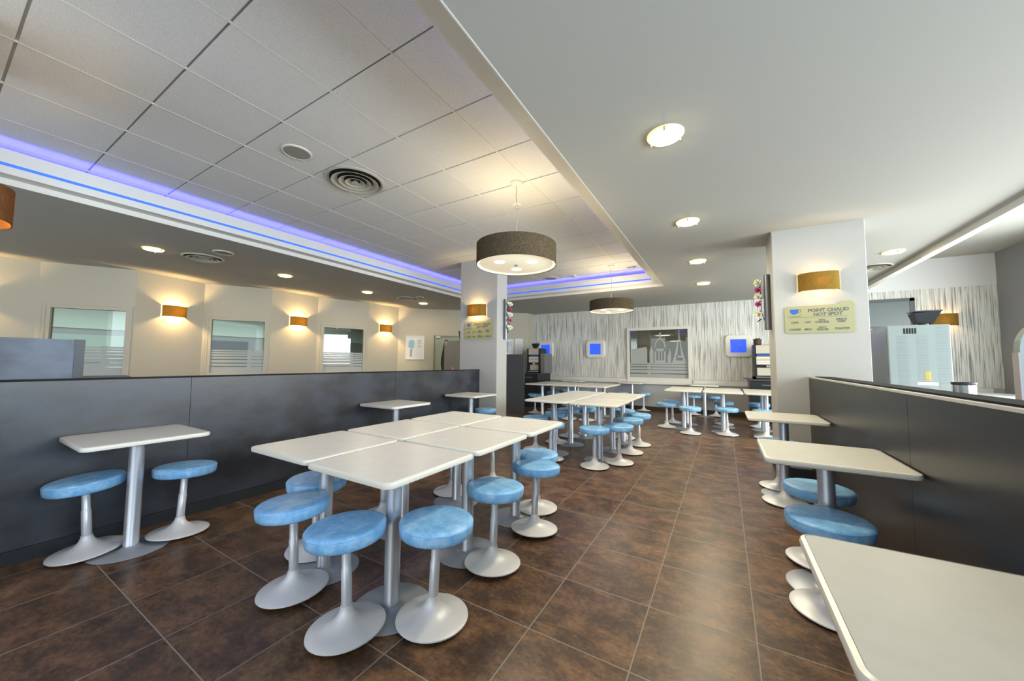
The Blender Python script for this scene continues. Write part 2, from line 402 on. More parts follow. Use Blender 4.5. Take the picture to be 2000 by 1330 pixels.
# sawtooth wall on the left
PTS = [(-9.62, -3.1), (-9.22, -2.05), (-9.72, -1.0), (-9.40, .0), (-9.131, .969), (-8.539, 1.903), (-8.85, 2.931), (-8.228, 3.869), (-8.308, 4.917), (-7.891, 6.017), (-7.892, 7.005), (-6.647, 8.231), (-5.2, 9.75), (-5.2, 10.12)]
WIN = {4: (.10, 1.055, 'w'), 6: (.09, 1.075, 'w'), 8: (.10, 1.11, 'w')}
def frame_of(k):
    p, q = Vector((*PTS[k], 0)), Vector((*PTS[k + 1], 0)); u = (q - p).normalized(); n = Vector((u.y, -u.x, 0))
    return p, u, n, (q - p).length
def local(bm, k):
    p, u, n, L = frame_of(k)
    mt = Matrix(((u.x, -n.x, 0, p.x), (u.y, -n.y, 0, p.y), (0, 0, 1, 0), (0, 0, 0, 1)))     # local y positive = into the wall
    bmesh.ops.transform(bm, matrix=mt, verts=bm.verts[:]); bmesh.ops.recalc_face_normals(bm, faces=bm.faces[:]); return bm
bm = bmesh.new()
for k in range(1, len(PTS) - 1):
    p, u, n, L = frame_of(k); b = bmesh.new()
    if k in WIN:
        s0, s1, _ = WIN[k]
        for a0, a1, z0, z1 in ((0, s0, 0, Z1), (s1, L, 0, Z1), (s0, s1, 0, .95), (s0, s1, 2.115, Z1)): bbox(b, a0, a1, 0, .12, z0, z1)
    elif k == 10:
        bbox(b, 0, .94, 0, .12, 0, Z1); bbox(b, .94, L, 0, .12, 2.05, Z1)
    else: bbox(b, 0, L, 0, .12, 0, Z1)
    local(b, k); me = bpy.data.meshes.new('t'); b.to_mesh(me); b.free(); bm.from_mesh(me); bpy.data.meshes.remove(me)
struct(link('wall_left', bm, M['cream']), 'cream roughcast wall folded in a sawtooth on the left', 'wall')
# windows in the sawtooth wall
def etched(b, s0, s1, z0, z1, rows, y=-.002):
    """frosted bars with thin clear gaps"""
    for a0, a1, c0, c1 in rows: bbox(b, a0, a1, y, y + .002, c0, c1)
for wi, k in enumerate((4, 6, 8)):
    s0, s1, _ = WIN[k]
    b = bmesh.new()
    for a0, a1, z0, z1 in ((s0, s1, 2.06, 2.115), (s0, s1, .95, 1.0), (s0, s0 + .05, 1.0, 2.06), (s1 - .05, s1, 1.0, 2.06)): bbox(b, a0, a1, -.012, .07, z0, z1)
    for a0, a1, z0, z1 in ((s0 - .03, s1 + .03, 2.115, 2.14), (s0 - .03, s0, .93, 2.115), (s1, s1 + .03, .93, 2.115)): bbox(b, a0, a1, -.02, .01, z0, z1)
    w = struct(link('window_%d' % (wi + 1), local(b, k), M['cream']), 'white framed interior window with frosted stripes, %s' % ('nearest' if wi == 0 else 'middle of the three' if wi == 1 else 'farthest of the three'), 'window')
    link('pane', local(box(s0 + .05, s1 - .05, .03, .036, 1.0, 2.06), k), M['glass'], w)
    b = bmesh.new(); a0, a1 = s0 + .05, s1 - .05; m1 = a0 + (a1 - a0) * .68
    zs = [1.0, 1.13, 1.20, 1.275, 1.335, 1.385, 1.43, 1.47]
    for z0_, z1_ in zip(zs, zs[1:]):
        bbox(b, a0, a1, .024, .028, z0_, z1_ - .012)
        bbox(b, m1, m1 + .06, .024, .028, z1_ - .012, z1_)
    link('frosted_film', local(b, k), M['film'], w)
# left door
p, u, n, L = frame_of(10)
b = bmesh.new()
for a0, a1, z0, z1 in ((.91, .99, 0, 2.08), (.99, 1.75, 2.0, 2.08)): bbox(b, a0, a1, -.02, .1, z0, z1)
d1 = struct(link('door_1', local(b, 10), M['cream']), 'sage green door in a cream frame behind the left column', 'door')
link('door_leaf', local(box(.99, 1.75, .05, .09, 0, 2.0), 10), M['door_green'], d1)
link('door_closer', local(box(1.03, 1.17, .0, .05, 1.94, 1.99, .004), 10), M['white_pl'], d1)
# rooms seen through the glass
bm = bmesh.new(); bbox(bm, -13.5, -13.4, -3.1, 14.2, 0, 2.77)
bbox(bm, -13.4, -5.3, 14.1, 14.2, 0, 2.77); bbox(bm, -13.4, -9.8, -3.1, -3.0, 0, 2.77)
struct(link('wall_back_room', bm, M['room_grey']), 'grey wall of the room behind the interior windows', 'wall')
struct(link('wall_back_room', box(-13.39, -13.34, -3, 14.1, 2.0, 2.76), M['room_white']))
struct(link('wall_back_room_side', box(-5.24, -5.1, YB + .15, 14.2, 0, 2.77), M['room_grey']))
struct(link('wall_kitchen', box(-5.1, 4.6, 13.3, 13.4, 0, 2.77), M['grey_wall']), 'dim wall of the room behind the city silhouette window', 'wall')
tag(link('notice_board', box(-13.33, -13.29, 1.6, 4.2, 1.2, 1.85, .005), M['board']), 'pale green board on the wall of the room seen through the nearest window', 'board')
tag(link('framed_picture', box(-13.33, -13.28, 4.4, 5.6, 1.05, 1.85, .005), M['cab_grey']), 'dark framed picture seen at the right side of the nearest interior window', 'picture')
area('back_room_lamp', (-11.2, 4.0, 2.7), (0, 0, 0), 2.0, 9.0, 130, (.85, 1.0, .92))
area('kitchen_lamp', (-2.0, 12.0, 2.7), (0, 0, 0), 2.0, 1.0, 14, (1.0, .8, .5))

# back window with the etched city
wn = bmesh.new()
for x0, x1, z0, z1 in ((WX0 - .07, WX1 + .07, WZ1, WZ1 + .08), (WX0 - .07, WX1 + .07, WZ0 - .12, WZ0), (WX0 - .07, WX0, WZ0, WZ1), (WX1, WX1 + .07, WZ0, WZ1)): bbox(wn, x0, x1, YB - .045, YB + .05, z0, z1)
bbox(wn, WX0 - .09, WX1 + .09, YB - .07, YB, WZ0 - .17, WZ0 - .11)
w4 = struct(link('window_4', wn, M['white_trim']), 'white framed window etched with a city skyline on the back wall', 'window')
link('pane', box(WX0, WX1, YB + .03, YB + .036, WZ0, WZ1), M['glass'], w4)
film_b = bmesh.new()
YF = YB + .022
def poly(b, pts):
    f = prism(pts, 0, .003); xz(f)
    for v in f.verts: v.co.y += YF
    me = bpy.data.meshes.new('t'); f.to_mesh(me); f.free(); b.from_mesh(me); bpy.data.meshes.remove(me)
def fx(t): return WX0 + t * (WX1 - WX0)
def fz(t): return WZ0 + t * (WZ1 - WZ0)
def P2(*pts): return [(fx(a), fz(c)) for a, c in pts]
for z0, z1 in ((0, .075), (.095, .155), (.17, .215), (.23, .27), (.282, .31)): poly(film_b, P2((0, z0), (1, z0), (1, z1), (0, z1)))
for z0 in (.075, .155, .215, .27): poly(film_b, P2((.31, z0), (.37, z0), (.37, z0 + .02), (.31, z0 + .02)))
poly(film_b, P2((.02, .31), (.31, .31), (.31, .60), (.30, .62), (.30, .65), (.03, .60), (.02, .58)))                 # arch-like block
poly(film_b, P2((.35, .31), (.42, .31), (.42, .55), (.385, .68), (.35, .55)))
for x0, x1 in ((.44, .47), (.60, .63)): poly(film_b, P2((x0, .31), (x1, .31), (x1, .58), (x0, .58)))
poly(film_b, P2((.47, .31), (.60, .31), (.60, .36), (.47, .36)))
poly(film_b, P2((.45, .56), (.62, .56), (.62, .61), (.45, .61)))
poly(film_b, P2((.505, .36), (.525, .36), (.525, .56), (.505, .56))); poly(film_b, P2((.55, .36), (.57, .36), (.57, .56), (.55, .56)))
dome = [(.45, .61)] + [(.535 - .095 * math.cos(a), .63 + .20 * math.sin(a)) for a in [PI * i / 12 for i in range(13)]] + [(.62, .61)]
inn = [(.535 - .075 * math.cos(a), .63 + .17 * math.sin(a)) for a in [PI * i / 12 for i in range(13)]]
out_ = [(.535 - .095 * math.cos(a), .63 + .20 * math.sin(a)) for a in [PI * i / 12 for i in range(13)]]
for i in range(12): poly(film_b, P2(out_[i], out_[i + 1], inn[i + 1], inn[i]))
poly(film_b, P2((.525, .82), (.555, .82), (.555, .93), (.54, .96), (.525, .93)))
poly(film_b, P2((.66, .31), (.72, .31), (.72, .50), (.70, .62), (.68, .50), (.66, .45)))
poly(film_b, P2((.73, .31), (.79, .31), (.825, .50), (.845, .75), (.852, .98), (.858, .98), (.865, .75), (.885, .50), (.93, .31), (.985, .31), (.94, .42), (.90, .58), (.872, .80), (.86, .995), (.85, .995), (.838, .80), (.80, .58), (.765, .42)))
poly(film_b, P2((.80, .42), (.905, .42), (.90, .46), (.805, .46))); poly(film_b, P2((.79, .31), (.93, .31), (.92, .36), (.80, .36)))
link('frosted_film', film_b, M['film'], w4)

# right-hand door in the striped wall
dr = bmesh.new()
bbox(dr, 3.20, 3.27, YB - .03, YB + .02, 0, 2.58); bbox(dr, 2.5, 3.27, YB - .03, YB + .02, 2.52, 2.58)
d2 = struct(link('door_2', dr, M['door_frame']), 'dark grey green door in the striped wall beyond the right column', 'door')
link('door_leaf', box(2.5, 3.20, YB - .02, YB - .001, 2.03, 2.52), M['door_teal'], d2)
link('transom', box(2.5, 3.20, YB - .025, YB - .001, 1.98, 2.03), M['door_frame'], d2)
link('lower_leaf', box(2.62, 3.20, YB - .02, YB - .001, 0, 1.98), M['white_trim'], d2)

# columns
def column(name, x0, x1, y0, y1, ztop, label):
    o = struct(link(name, box(x0, x1, y0, y1, .0, ztop, .006, 1), M['plaster']), label, 'column')
    link('skirting', box(x0 - .012, x1 + .012, y0 - .012, y1 + .012, 0, .12), M['plinth'], o); return o
column('wall_column_left', -4.21, -3.39, 5.2, 5.53, ZT + .01, 'white square column on the left carrying a lamp and a sign')
column('wall_column_near', -4.05, -3.39, -.19, .14, ZT + .01, 'white column just outside the left edge of the photo')
column('wall_column_right', .50, 1.295, 4.995, 5.567, Z1 + .01, 'white square column on the right carrying a lamp and a sign')

# ------------------------------------------------------------------ partitions
def partition(name, x0, x1, y0, y1, z1, mface, medge, label, cuts=()):
    t = thing(name, label, 'partition', ((x0 + x1) / 2, (y0 + y1) / 2, 0))
    ox, oy = (x0 + x1) / 2, (y0 + y1) / 2
    ys = [y0] + list(cuts) + [y1]
    for a, c in zip(ys, ys[1:]): link('panel', box(x0 - ox, x1 - ox, a - oy + .0015, c - oy - .0015, .09, z1 - .012), mface, t)
    link('top_edge', box(x0 - ox - .003, x1 - ox + .003, y0 - oy, y1 - oy, z1 - .012, z1), medge, t)
    link('plinth', box(x0 - ox - .004, x1 - ox + .004, y0 - oy, y1 - oy, 0, .088), M['plinth'], t); return t
partition('low_partition', -3.83, -3.747, -2.6, 5.19, 1.12, M['lam_left'], M['lam_edge'], 'long scuffed black laminate partition along the left tables', (1.19, 3.3))
partition('low_partition', .785, .808, -2.0, 4.99, 1.116, M['lam_right'], M['alu_edge'], 'long black laminate partition with a pale top edge behind the right tables', (2.57,))
partition('low_partition', .835, .955, -2.0, 4.93, 1.122, M['lam_right'], M['lam_edge'], 'second dark partition standing just behind the one by the right tables', ())
t = thing('privacy_screen', 'taller blue-grey screen panel rising behind the left partition', 'screen', (-4.6, -.6, 0))
link('panel', box(-.02, .02, -2.0, 1.29, 0, 1.41), M['lam_blue'], t)
link('end_post', box(-.025, .025, 1.29, 1.345, 0, 1.412), M['cab_grey'], t)
bm = xz(prism([(-1.2, .0), (.22, 0), (.22, .95), (.20, 1.02), (.15, 1.07), (.08, 1.10), (-1.2, 1.10)], 0, .03))
for v in bm.verts: v.co = Vector((v.co.y, v.co.x, v.co.z))
bmesh.ops.recalc_face_normals(bm, faces=bm.faces[:])
tag(link('bench_end_panel', bm, M['cab_grey'], None, False, (-5.0, 1.0, 0)), 'dark panel with a rounded top corner behind the left partition', 'panel')

# ------------------------------------------------------------------ tables
TH = .748
def table_proto(sz=.605):
    t = bpy.data.objects.new('pedestal_table', None); COL.objects.link(t); t.empty_display_size = .1
    h = sz / 2
    # rounded bullnose edge ring
    prof = [(-.014, TH), (-.004, TH - .003), (0, TH - .013), (-.003, TH - .026), (-.014, TH - .031)]
    bm = bmesh.new(); rings = []
    for o, z in prof:
        rings.append([bm.verts.new((x, y, z)) for x, y in rrect(-h - o, h + o, -h - o, h + o, .045 + o, 6)])
    def mk(o): return rrect(-h - o, h + o, -h - o, h + o, max(.045 + o, .01), 6)
    bm.free(); bm = bmesh.new(); rings = [[bm.verts.new((x, y, z)) for x, y in mk(o)] for o, z in prof]
    n = len(rings[0])
    for a, b in zip(rings, rings[1:]):
        for i in range(n): bm.faces.new((a[i], a[(i + 1) % n], b[(i + 1) % n], b[i]))
    bm.faces.new(rings[-1][::-1])
    bmesh.ops.recalc_face_normals(bm, faces=bm.faces[:]); link('edge_band', bm, M['edge'], t, True)
    link('tabletop', prism(mk(-.015), TH - .02, TH - .0005), M['top'], t)
    link('pole', lathe([(.041, .0212), (.041, .03), (.039, .034), (.039, TH - .05), (.0405, TH - .05), (.0405, TH - .032), (0, TH - .032)], 40), M['steel'], t, True)
    link('base', lathe([(0, .0008), (.196, .0008), (.199, .003), (.196, .0052), (.075, .0068), (.052, .012), (.0415, .021), (0, .021)], 64), M['disc'], t, True)
    link('top_plate', prism(rrect(-.12, .12, -.12, .12, .01, 2), TH - .038, TH - .031), M['cab_grey'], t)
    return t
proto_t = {}
TABLES = [
 (-1.49, 1.325, .605, 'six', 'front right table of the six-table block, its corner nearest the camera'),
 (-2.11, 1.345, .605, 'six', 'front left table of the six-table block by the left partition'),
 (-1.492, 1.95, .605, 'six', 'middle table on the aisle side of the six-table block'),
 (-2.108, 1.965, .605, 'six', 'middle table on the partition side of the six-table block'),
 (-1.485, 2.575, .605, 'six', 'far table on the aisle side of the six-table block'),
 (-2.105, 2.585, .605, 'six', 'far table on the partition side of the six-table block'),
 (-1.405, 4.60, .63, 'mid', 'nearest aisle-side table of the second block, beyond the six-table block'),
 (-2.05, 4.62, .63, 'mid', 'nearest left table of the second block, beyond the six-table block'),
 (-1.405, 5.222, .605, 'mid', 'middle aisle-side table of the second block'),
 (-2.05, 5.242, .605, 'mid', 'middle left table of the second block'),
 (-1.405, 5.835, .605, 'mid', 'farthest aisle-side table of the second block'),
 (-2.05, 5.857, .605, 'mid', 'farthest left table of the second block'),
 (-3.78, 7.82, .63, 'far', 'leftmost front table of the long block near the coffee station'),
 (-3.12, 7.81, .63, 'far', 'middle front table of the long block near the back wall'),
 (-2.46, 7.80, .63, 'far', 'right front table of the long block near the back wall'),
 (-3.78, 8.46, .63, 'far', 'leftmost rear table of the long block near the coffee station'),
 (-3.12, 8.45, .63, 'far', 'middle rear table of the long block near the back wall'),
 (-2.46, 8.44, .63, 'far', 'right rear table of the long block near the back wall'),
 (-.69, 7.66, .63, 'gr', 'left front table of the block before the right-hand blue panel'),
 (-.04, 7.66, .63, 'gr', 'middle front table of the block in front of the right column'),
 (.61, 7.67, .63, 'gr', 'front table half hidden by the right column'),
 (-.69, 8.29, .605, 'gr', 'left rear table of the block near the right coffee station'),
 (-.04, 8.30, .605, 'gr', 'middle rear table of the block near the right coffee station'),
 (.61, 8.30, .605, 'gr', 'rear table behind the right column'),
 (-2.10, 9.74, .605, 'wall', 'table pushed against the back wall under the left edge of the skyline window'),
 (-3.68, 9.74, .605, 'wall', 'table pushed against the back wall under the middle blue light panel'),
 (-.42, 9.74, .605, 'wall', 'table pushed against the back wall right of the skyline window'),
 (-3.422, .822, .605, 'left', 'single table against the left partition, nearest the camera'),
 (-3.43, 3.04, .605, 'left', 'single table against the left partition, second along'),
 (-3.43, 4.53, .605, 'left', 'single table against the left partition, next to the left column'),
 (.478, 1.10, .605, 'right', 'single table in the bottom right corner of the photo by the right partition'),
 (.478, 2.68, .605, 'right', 'single table against the right partition, second from the camera'),
 (.478, 4.34, .605, 'right', 'single table against the right partition, beside the right column'),
]
GR = {'six': 'tables of the front six-table block', 'mid': 'tables of the second block', 'far': 'tables of the long block near the back wall',
      'gr': 'tables of the block before the right coffee station', 'wall': 'tables along the back wall', 'left': 'tables along the left partition', 'right': 'tables along the right partition'}
for x, y, sz, g, lab in TABLES:
    if sz not in proto_t: o = proto_t[sz] = table_proto(sz)
    else: o = copy_tree(proto_t[sz])
    o.location = (x, y, 0); tag(o, 'cream square ' + lab if not lab.startswith('single') else 'cream square ' + lab[7:], 'table', GR[g])
    for c in o.children:
        if c.name.startswith('base') and g != 'x': c.location.z = 0

# ------------------------------------------------------------------ stools
def stool_proto():
    t = bpy.data.objects.new('round_stool', None); COL.objects.link(t); t.empty_display_size = .1
    link('base', lathe([(.160, .004), (.168, .002), (.172, .006), (.171, .011), (.160, .016), (.13, .022), (.10, .029), (.07, .040), (.05, .054), (.036, .072), (.028, .092), (.0265, .104), (0, .104), (0, .03), (.10, .018), (.150, .010), (.160, .004)], 64), M['shell'], t, True)
    link('stem', lathe([(.0235, .098), (.0235, .26), (.0205, .264), (.0200, .395), (.045, .397), (.045, .402), (0, .402)], 32), M['stem'], t, True)
    prof = [(0, .399), (.150, .399), (.168, .401), (.175, .408), (.178, .425), (.179, .445), (.1775, .456), (.172, .463), (.160, .467), (.12, .470), (0, .472)]
    seat = link('seat', lathe(prof, 64), M['vinyl'], t, True)
    link('seam', lathe([(.1755, .4535), (.1785, .4515), (.1800, .4540), (.1785, .4565), (.1755, .4535)], 64), M['vinyl'], seat, True)
    return t
ps = stool_proto()
ST = [  # base x, y, seat lean (dx, dy at seat height), label, group
 (-3.560, .655, -.006, -.035, 'leaning stool left of the nearest table at the left partition', 'L'),
 (-3.41, 1.06, -.012, .030, 'stool right of the nearest table at the left partition', 'L'),
 (-3.45, 4.96, 0, 0, 'stool tucked behind the table beside the left column', 'L'),
 (-1.535, 1.105, -.030, -.005, 'front stool of the six-table block, left of the front pole', 'A'),
 (-1.248, 1.365, .012, .012, 'front stool of the six-table block just right of the front pole', 'A'),
 (-2.04, 1.135, -.025, -.010, 'leftmost front stool of the six-table block', 'A'),
 (-1.259, 1.905, 0, .030, 'second stool along the aisle side of the six-table block', 'A'),
 (-1.245, 2.44, 0, .040, 'third stool along the aisle side of the six-table block', 'A'),
 (-2.358, 1.44, .015, -.010, 'stool on the partition side seen behind the leftmost front stool', 'A'),
 (-2.41, 2.03, 0, 0, 'stool under the middle table on the partition side of the six-table block', 'A'),
 (-2.285, 2.735, 0, 0, 'stool at the far partition side of the six-table block', 'A'),
 (-2.10, 3.16, .16, -.10, 'stool showing just under the far edge of the six-table block', 'A'),
 (-1.41, 2.815, -.005, .050, 'stool at the far aisle corner of the six-table block', 'A'),
 (-1.955, 4.285, 0, .02, 'stool at the front left of the second block', 'B'),
 (-2.36, 4.66, 0, 0, 'stool at the near left side of the second block', 'B'),
 (-1.369, 4.275, -.035, .12, 'front stool of the second block, left of the pair', 'B'),
 (-1.159, 4.605, 0, .10, 'front stool of the second block, right of the pair', 'B'),
 (-1.158, 5.205, -.02, .15, 'third stool back on the aisle side of the second block', 'B'),
 (-1.15, 5.76, -.03, .15, 'farthest stool on the aisle side of the second block', 'B'),
 (-2.292, 5.245, -.03, .05, 'middle stool on the left side of the second block', 'B'),
 (-2.29, 5.79, -.05, .08, 'farther stool on the left side of the second block', 'B'),
 (-2.08, 6.12, 0, 0, 'stool at the far end of the second block, left one', 'B'),
 (-1.46, 6.14, 0, 0, 'stool at the far end of the second block, right one', 'B'),
 (-2.59, 7.56, 0, 0, 'stool in front of the long block near the back wall, right one', 'C'),
 (-2.99, 7.54, 0, 0, 'stool in front of the long block near the back wall, left one', 'C'),
 (-4.067, 8.0, -.05, .10, 'stool at the left end of the long block by the coffee cabinet', 'C'),
 (-3.95, 8.82, 0, 0, 'stool behind the left end of the long block', 'C'),
 (-1.0, 7.68, 0, .05, 'nearer stool at the left end of the right-hand rear block', 'D'),
 (-.968, 8.31, 0, .05, 'farther stool at the left end of the right-hand rear block', 'D'),
 (-.546, 7.19, 0, .08, 'left stool in front of the right-hand rear block', 'D'),
 (.018, 7.405, 0, .10, 'middle stool in front of the right-hand rear block', 'D'),
 (.572, 7.42, 0, .05, 'stool in front of the rear table half hidden by the right column', 'D'),
 (-.03, 8.62, 0, .08, 'middle stool behind the right-hand rear block', 'D'),
 (.575, 8.63, 0, .05, 'stool behind the right-hand rear block near the right column', 'D'),
 (-.66, 9.80, 0, .02, 'left stool at the back-wall table right of the skyline window', 'E'),
 (-.19, 9.82, 0, .02, 'right stool at the back-wall table right of the skyline window', 'E'),
 (-1.833, 9.84, 0, .02, 'right stool at the back-wall table under the skyline window', 'E'),
 (-2.36, 9.82, 0, .02, 'left stool at the back-wall table under the skyline window', 'E'),
 (-3.95, 9.82, 0, 0, 'left stool at the back-wall table under the blue light panel', 'E'),
 (-3.44, 9.82, 0, 0, 'right stool at the back-wall table under the blue light panel', 'E'),
 (.436, 2.438, .0, .0, 'near stool at the second table of the right partition', 'F'),
 (.485, 2.985, .01, .01, 'far stool at the second table of the right partition', 'F'),
 (.442, 4.095, 0, 0, 'near stool at the right-partition table beside the column', 'F'),
 (.453, 4.57, 0, 0, 'far stool at the right-partition table beside the column', 'F'),
]
SG = {'L': 'stools along the left partition', 'A': 'stools around the six-table block', 'B': 'stools around the second block', 'C': 'stools around the long block',
      'D': 'stools around the right-hand rear block', 'E': 'stools along the back wall', 'F': 'stools along the right partition'}
for i, (x, y, lx, ly, lab, g) in enumerate(ST):
    o = ps if i == 0 else copy_tree(ps)
    k = 0 if abs(ly) > .045 or abs(lx) > .1 else .8
    ax, ay = math.atan2(lx * k, .46), math.atan2(ly * k, .46)
    lift = .0075 + .172 * math.hypot(math.sin(ax), math.sin(ay))
    o.location = (x, y, lift)
    o.rotation_euler = (-ay, ax, random.uniform(0, 6.28) if False else 0)
    tag(o, 'sky blue round ' + lab, 'stool', SG[g])

# ------------------------------------------------------------------ lamps
def pendant(x, y, ztop, zbot, r, label, mshade, power, drop=True):
    t = thing('pendant_lamp', label, 'pendant lamp', (x, y, 0), 0, 'drum pendant lamps in the tiled tray')
    sh = link('lamp_shade', lathe([(r, zbot), (r, ztop), (r - .004, ztop), (r - .004, zbot), (r, zbot)], 96), mshade, t, True)
    link('lining', lathe([(r - .006, zbot + .003), (r - .006, ztop - .003), (r - .0065, ztop - .003), (r - .0065, zbot + .003), (r - .006, zbot + .003)], 96), M['shade_in'], sh, True)
    df = link('diffuser', lathe([(0, zbot + .016), (r - .035, zbot + .016), (r - .03, zbot + .020), (0, zbot + .022)], 64), M['diff'], t, True)
    link('finial', lathe([(0, zbot - .004), (.018, zbot + .0), (.022, zbot + .006), (.014, zbot + .016), (0, zbot + .016)], 24), M['steel'], t, True)
    for k in range(3):
        a = PI / 2 + .5 + k * 2 * PI / 3; c = (.19 * math.cos(a), .19 * math.sin(a))
        link('bulb', lathe([(0, zbot + .0145), (.055, zbot + .0145), (.055, zbot + .0158), (0, zbot + .0158)], 32), M['spot'], df, True, (c[0], c[1], 0))
    link('spider', tube_path([(-r + .01, 0, ztop - .03), (0, 0, ztop - .02), (r - .01, 0, ztop - .03)], .004), M['steel'], t)
    link('cable', tube_path([(0, 0, ztop - .02), (0.004, 0, ztop + .15), (.012, .004, (ztop + ZT) / 2 + .05), (-.006, 0, ZT - .14), (0, 0, ZT - .02)], .0035), M['grey_pl'], t)
    link('canopy', lathe([(0, ZT - .03), (.03, ZT - .028), (.055, ZT - .022), (.066, ZT - .010), (.068, ZT), (0, ZT)], 48), M['white_pl'], t, True)
    for nm, z, pw, rr in (('up', (ztop + zbot) / 2 + .02, power * 1.0, .06),):
        d = bpy.data.lights.new('pendant_bulb', 'POINT'); d.energy = pw; d.color = (1.0, .84, .58); d.shadow_soft_size = rr
        l = bpy.data.objects.new('bulb_light', d); COL.objects.link(l); l.parent = t; l.location = (0, 0, z)
    d = bpy.data.lights.new('pendant_down', 'AREA'); d.shape = 'DISK'; d.size = .5; d.energy = power * .5; d.color = (1.0, .88, .66)
    l = bpy.data.objects.new('diffuser_light', d); COL.objects.link(l); l.parent = t; l.location = (0, 0, zbot - .012)
    return t
pendant(-1.816, 3.134, 2.452, 2.238, .408, 'charcoal linen drum pendant, the large one over the six-table block', M['shade_dark'], 11)
pendant(-1.832, 6.803, 2.43, 2.235, .405, 'brown linen drum pendant farther back, before the skyline window', M['shade_dark'], 11)

def sconce(label, mt, w=.37, z0=2.035, z1=2.235, dep=.125, power=36, shade=None):
    """half-drum shade on a wall; local x along wall, y out of wall"""
    t = thing('wall_lamp', label, 'wall lamp', (0, 0, 0), 0, 'half drum wall lamps'); t.matrix_world = mt
    def arc(o, n=24): return [((w / 2 - o) * math.cos(PI * i / n), .008 + (dep - o) * math.sin(PI * i / n) ** .8 if 0 < i < n else .008) for i in range(n + 1)]
    bm = bmesh.new(); A = arc(0); B = arc(.004); zz = (z0, z1)
    va = [[bm.verts.new((x, y, z)) for x, y in A] for z in zz]; vb = [[bm.verts.new((x, y, z)) for x, y in B] for z in zz]
    for i in range(len(A) - 1):
        bm.faces.new((va[0][i], va[0][i + 1], va[1][i + 1], va[1][i])); bm.faces.new((vb[0][i], vb[1][i], vb[1][i + 1], vb[0][i + 1]))
        bm.faces.new((va[0][i], vb[0][i], vb[0][i + 1], va[0][i + 1])); bm.faces.new((va[1][i], va[1][i + 1], vb[1][i + 1], vb[1][i]))
    bmesh.ops.recalc_face_normals(bm, faces=bm.faces[:])
    link('lamp_shade', bm, shade or M['shade_warm'], t, True)
    link('back_plate', box(-w / 2 + .03, w / 2 - .03, 0, .008, z0 + .02, z1 - .02), M['white_pl'], t)
    link('bulb', lathe([(0, -.03), (.012, -.026), (.02, -.005), (.02, .01), (.01, .03), (0, .03)], 20), M['bulb_warm'], t, True, (0, .055, (z0 + z1) / 2))
    d = bpy.data.lights.new('wall_lamp_bulb', 'POINT'); d.energy = power; d.color = WARM; d.shadow_soft_size = .03
    l = bpy.data.objects.new('bulb_light', d); COL.objects.link(l); l.parent = t; l.location = (0, .07, (z0 + z1) / 2)
    return t
def wallm(k, s):
    p, u, n, L = frame_of(k); o = p + u * s
    return Matrix(((-u.x, n.x, 0, o.x), (-u.y, n.y, 0, o.y), (0, 0, 1, 0), (0, 0, 0, 1)))
sconce('ochre wall lamp at the left edge of the photo on the sawtooth wall', wallm(3, .12 + .18))
sconce('ochre wall lamp between the nearest and middle interior windows', wallm(5, .565))
sconce('ochre wall lamp between the middle and farthest interior windows', wallm(7, .58))
sconce('ochre wall lamp right of the farthest interior window', wallm(9, .53))
def facing_front(x, y): return Matrix(((-1, 0, 0, x), (0, -1, 0, y), (0, 0, 1, 0), (0, 0, 0, 1)))
sconce('ochre wall lamp on the left column above its sign', facing_front(-3.815, 5.2), .39, 2.07, 2.275, .13, 12)
sconce('ochre wall lamp on the right column above its sign', facing_front(.90, 4.995), .345, 2.045, 2.235, .12, 5)
sconce('ochre wall lamp on the striped wall behind the bean hopper', facing_front(3.63, YB), .40, 2.0, 2.23, .13, 5)

def facing_back(x, y): return Matrix(((1, 0, 0, x), (0, 1, 0, y), (0, 0, 1, 0), (0, 0, 0, 1)))
sconce('brown wall lamp cut off by the left edge of the photo', facing_back(-3.65, .14), .37, 2.035, 2.235, .125, 6, M['shade_brown'])

def downlight(x, y, label, lit=True, pw=7):
    t = thing('ceiling_light', label, 'ceiling light', (x, y, Z1), 0, 'round glass ceiling lights')
    link('rim', lathe([(.115, 0), (.115, -.006), (.105, -.012), (.098, -.010), (.098, 0)], 48), M['bulb_rim'], t, True)
    link('glass_disc', lathe([(0, -.026), (.07, -.025), (.098, -.020), (.106, -.014), (.100, -.008), (0, -.006)], 48), M['bulb'] if lit else M['white_pl'], t, True)
    for k in range(3):
        a = .6 + k * 2 * PI / 3; link('clip', lathe([(0, -.034), (.006, -.034), (.006, 0), (0, 0)], 12), M['brass'], t, True, (.108 * math.cos(a), .108 * math.sin(a), 0))
    d = bpy.data.lights.new('ceiling_light_lamp', 'AREA'); d.shape = 'DISK'; d.size = .19; d.energy = pw; d.color = (1.0, .86, .60)
    l = bpy.data.objects.new('lamp', d); COL.objects.link(l); l.parent = t; l.location = (0, 0, -.035)
    d = bpy.data.lights.new('ceiling_light_side', 'POINT'); d.energy = pw * .05; d.color = (1.0, .78, .42); d.shadow_soft_size = .02
    l = bpy.data.objects.new('lamp', d); COL.objects.link(l); l.parent = t; l.location = (0, 0, -.05)
for i, (y, s) in enumerate(((2.49, 'largest, nearest the camera, on the ceiling above the aisle'), (4.18, 'second along above the aisle'), (5.89, 'third along above the aisle'), (7.58, 'farthest of the row above the aisle'))):
    downlight(-.30, y, 'lit round glass ceiling light, ' + s, True, 15)
for i, (y, s) in enumerate(((1.628, 'nearest of the row above the left wall'), (3.345, 'second of the row above the left wall'), (5.055, 'third of the row above the left wall'), (6.752, 'farthest of the row, left of the column'))):
    downlight(-6.70, y, 'lit round glass ceiling light, ' + s)
downlight(1.992, 6.659, 'round glass ceiling light beyond the right column', True, 4)

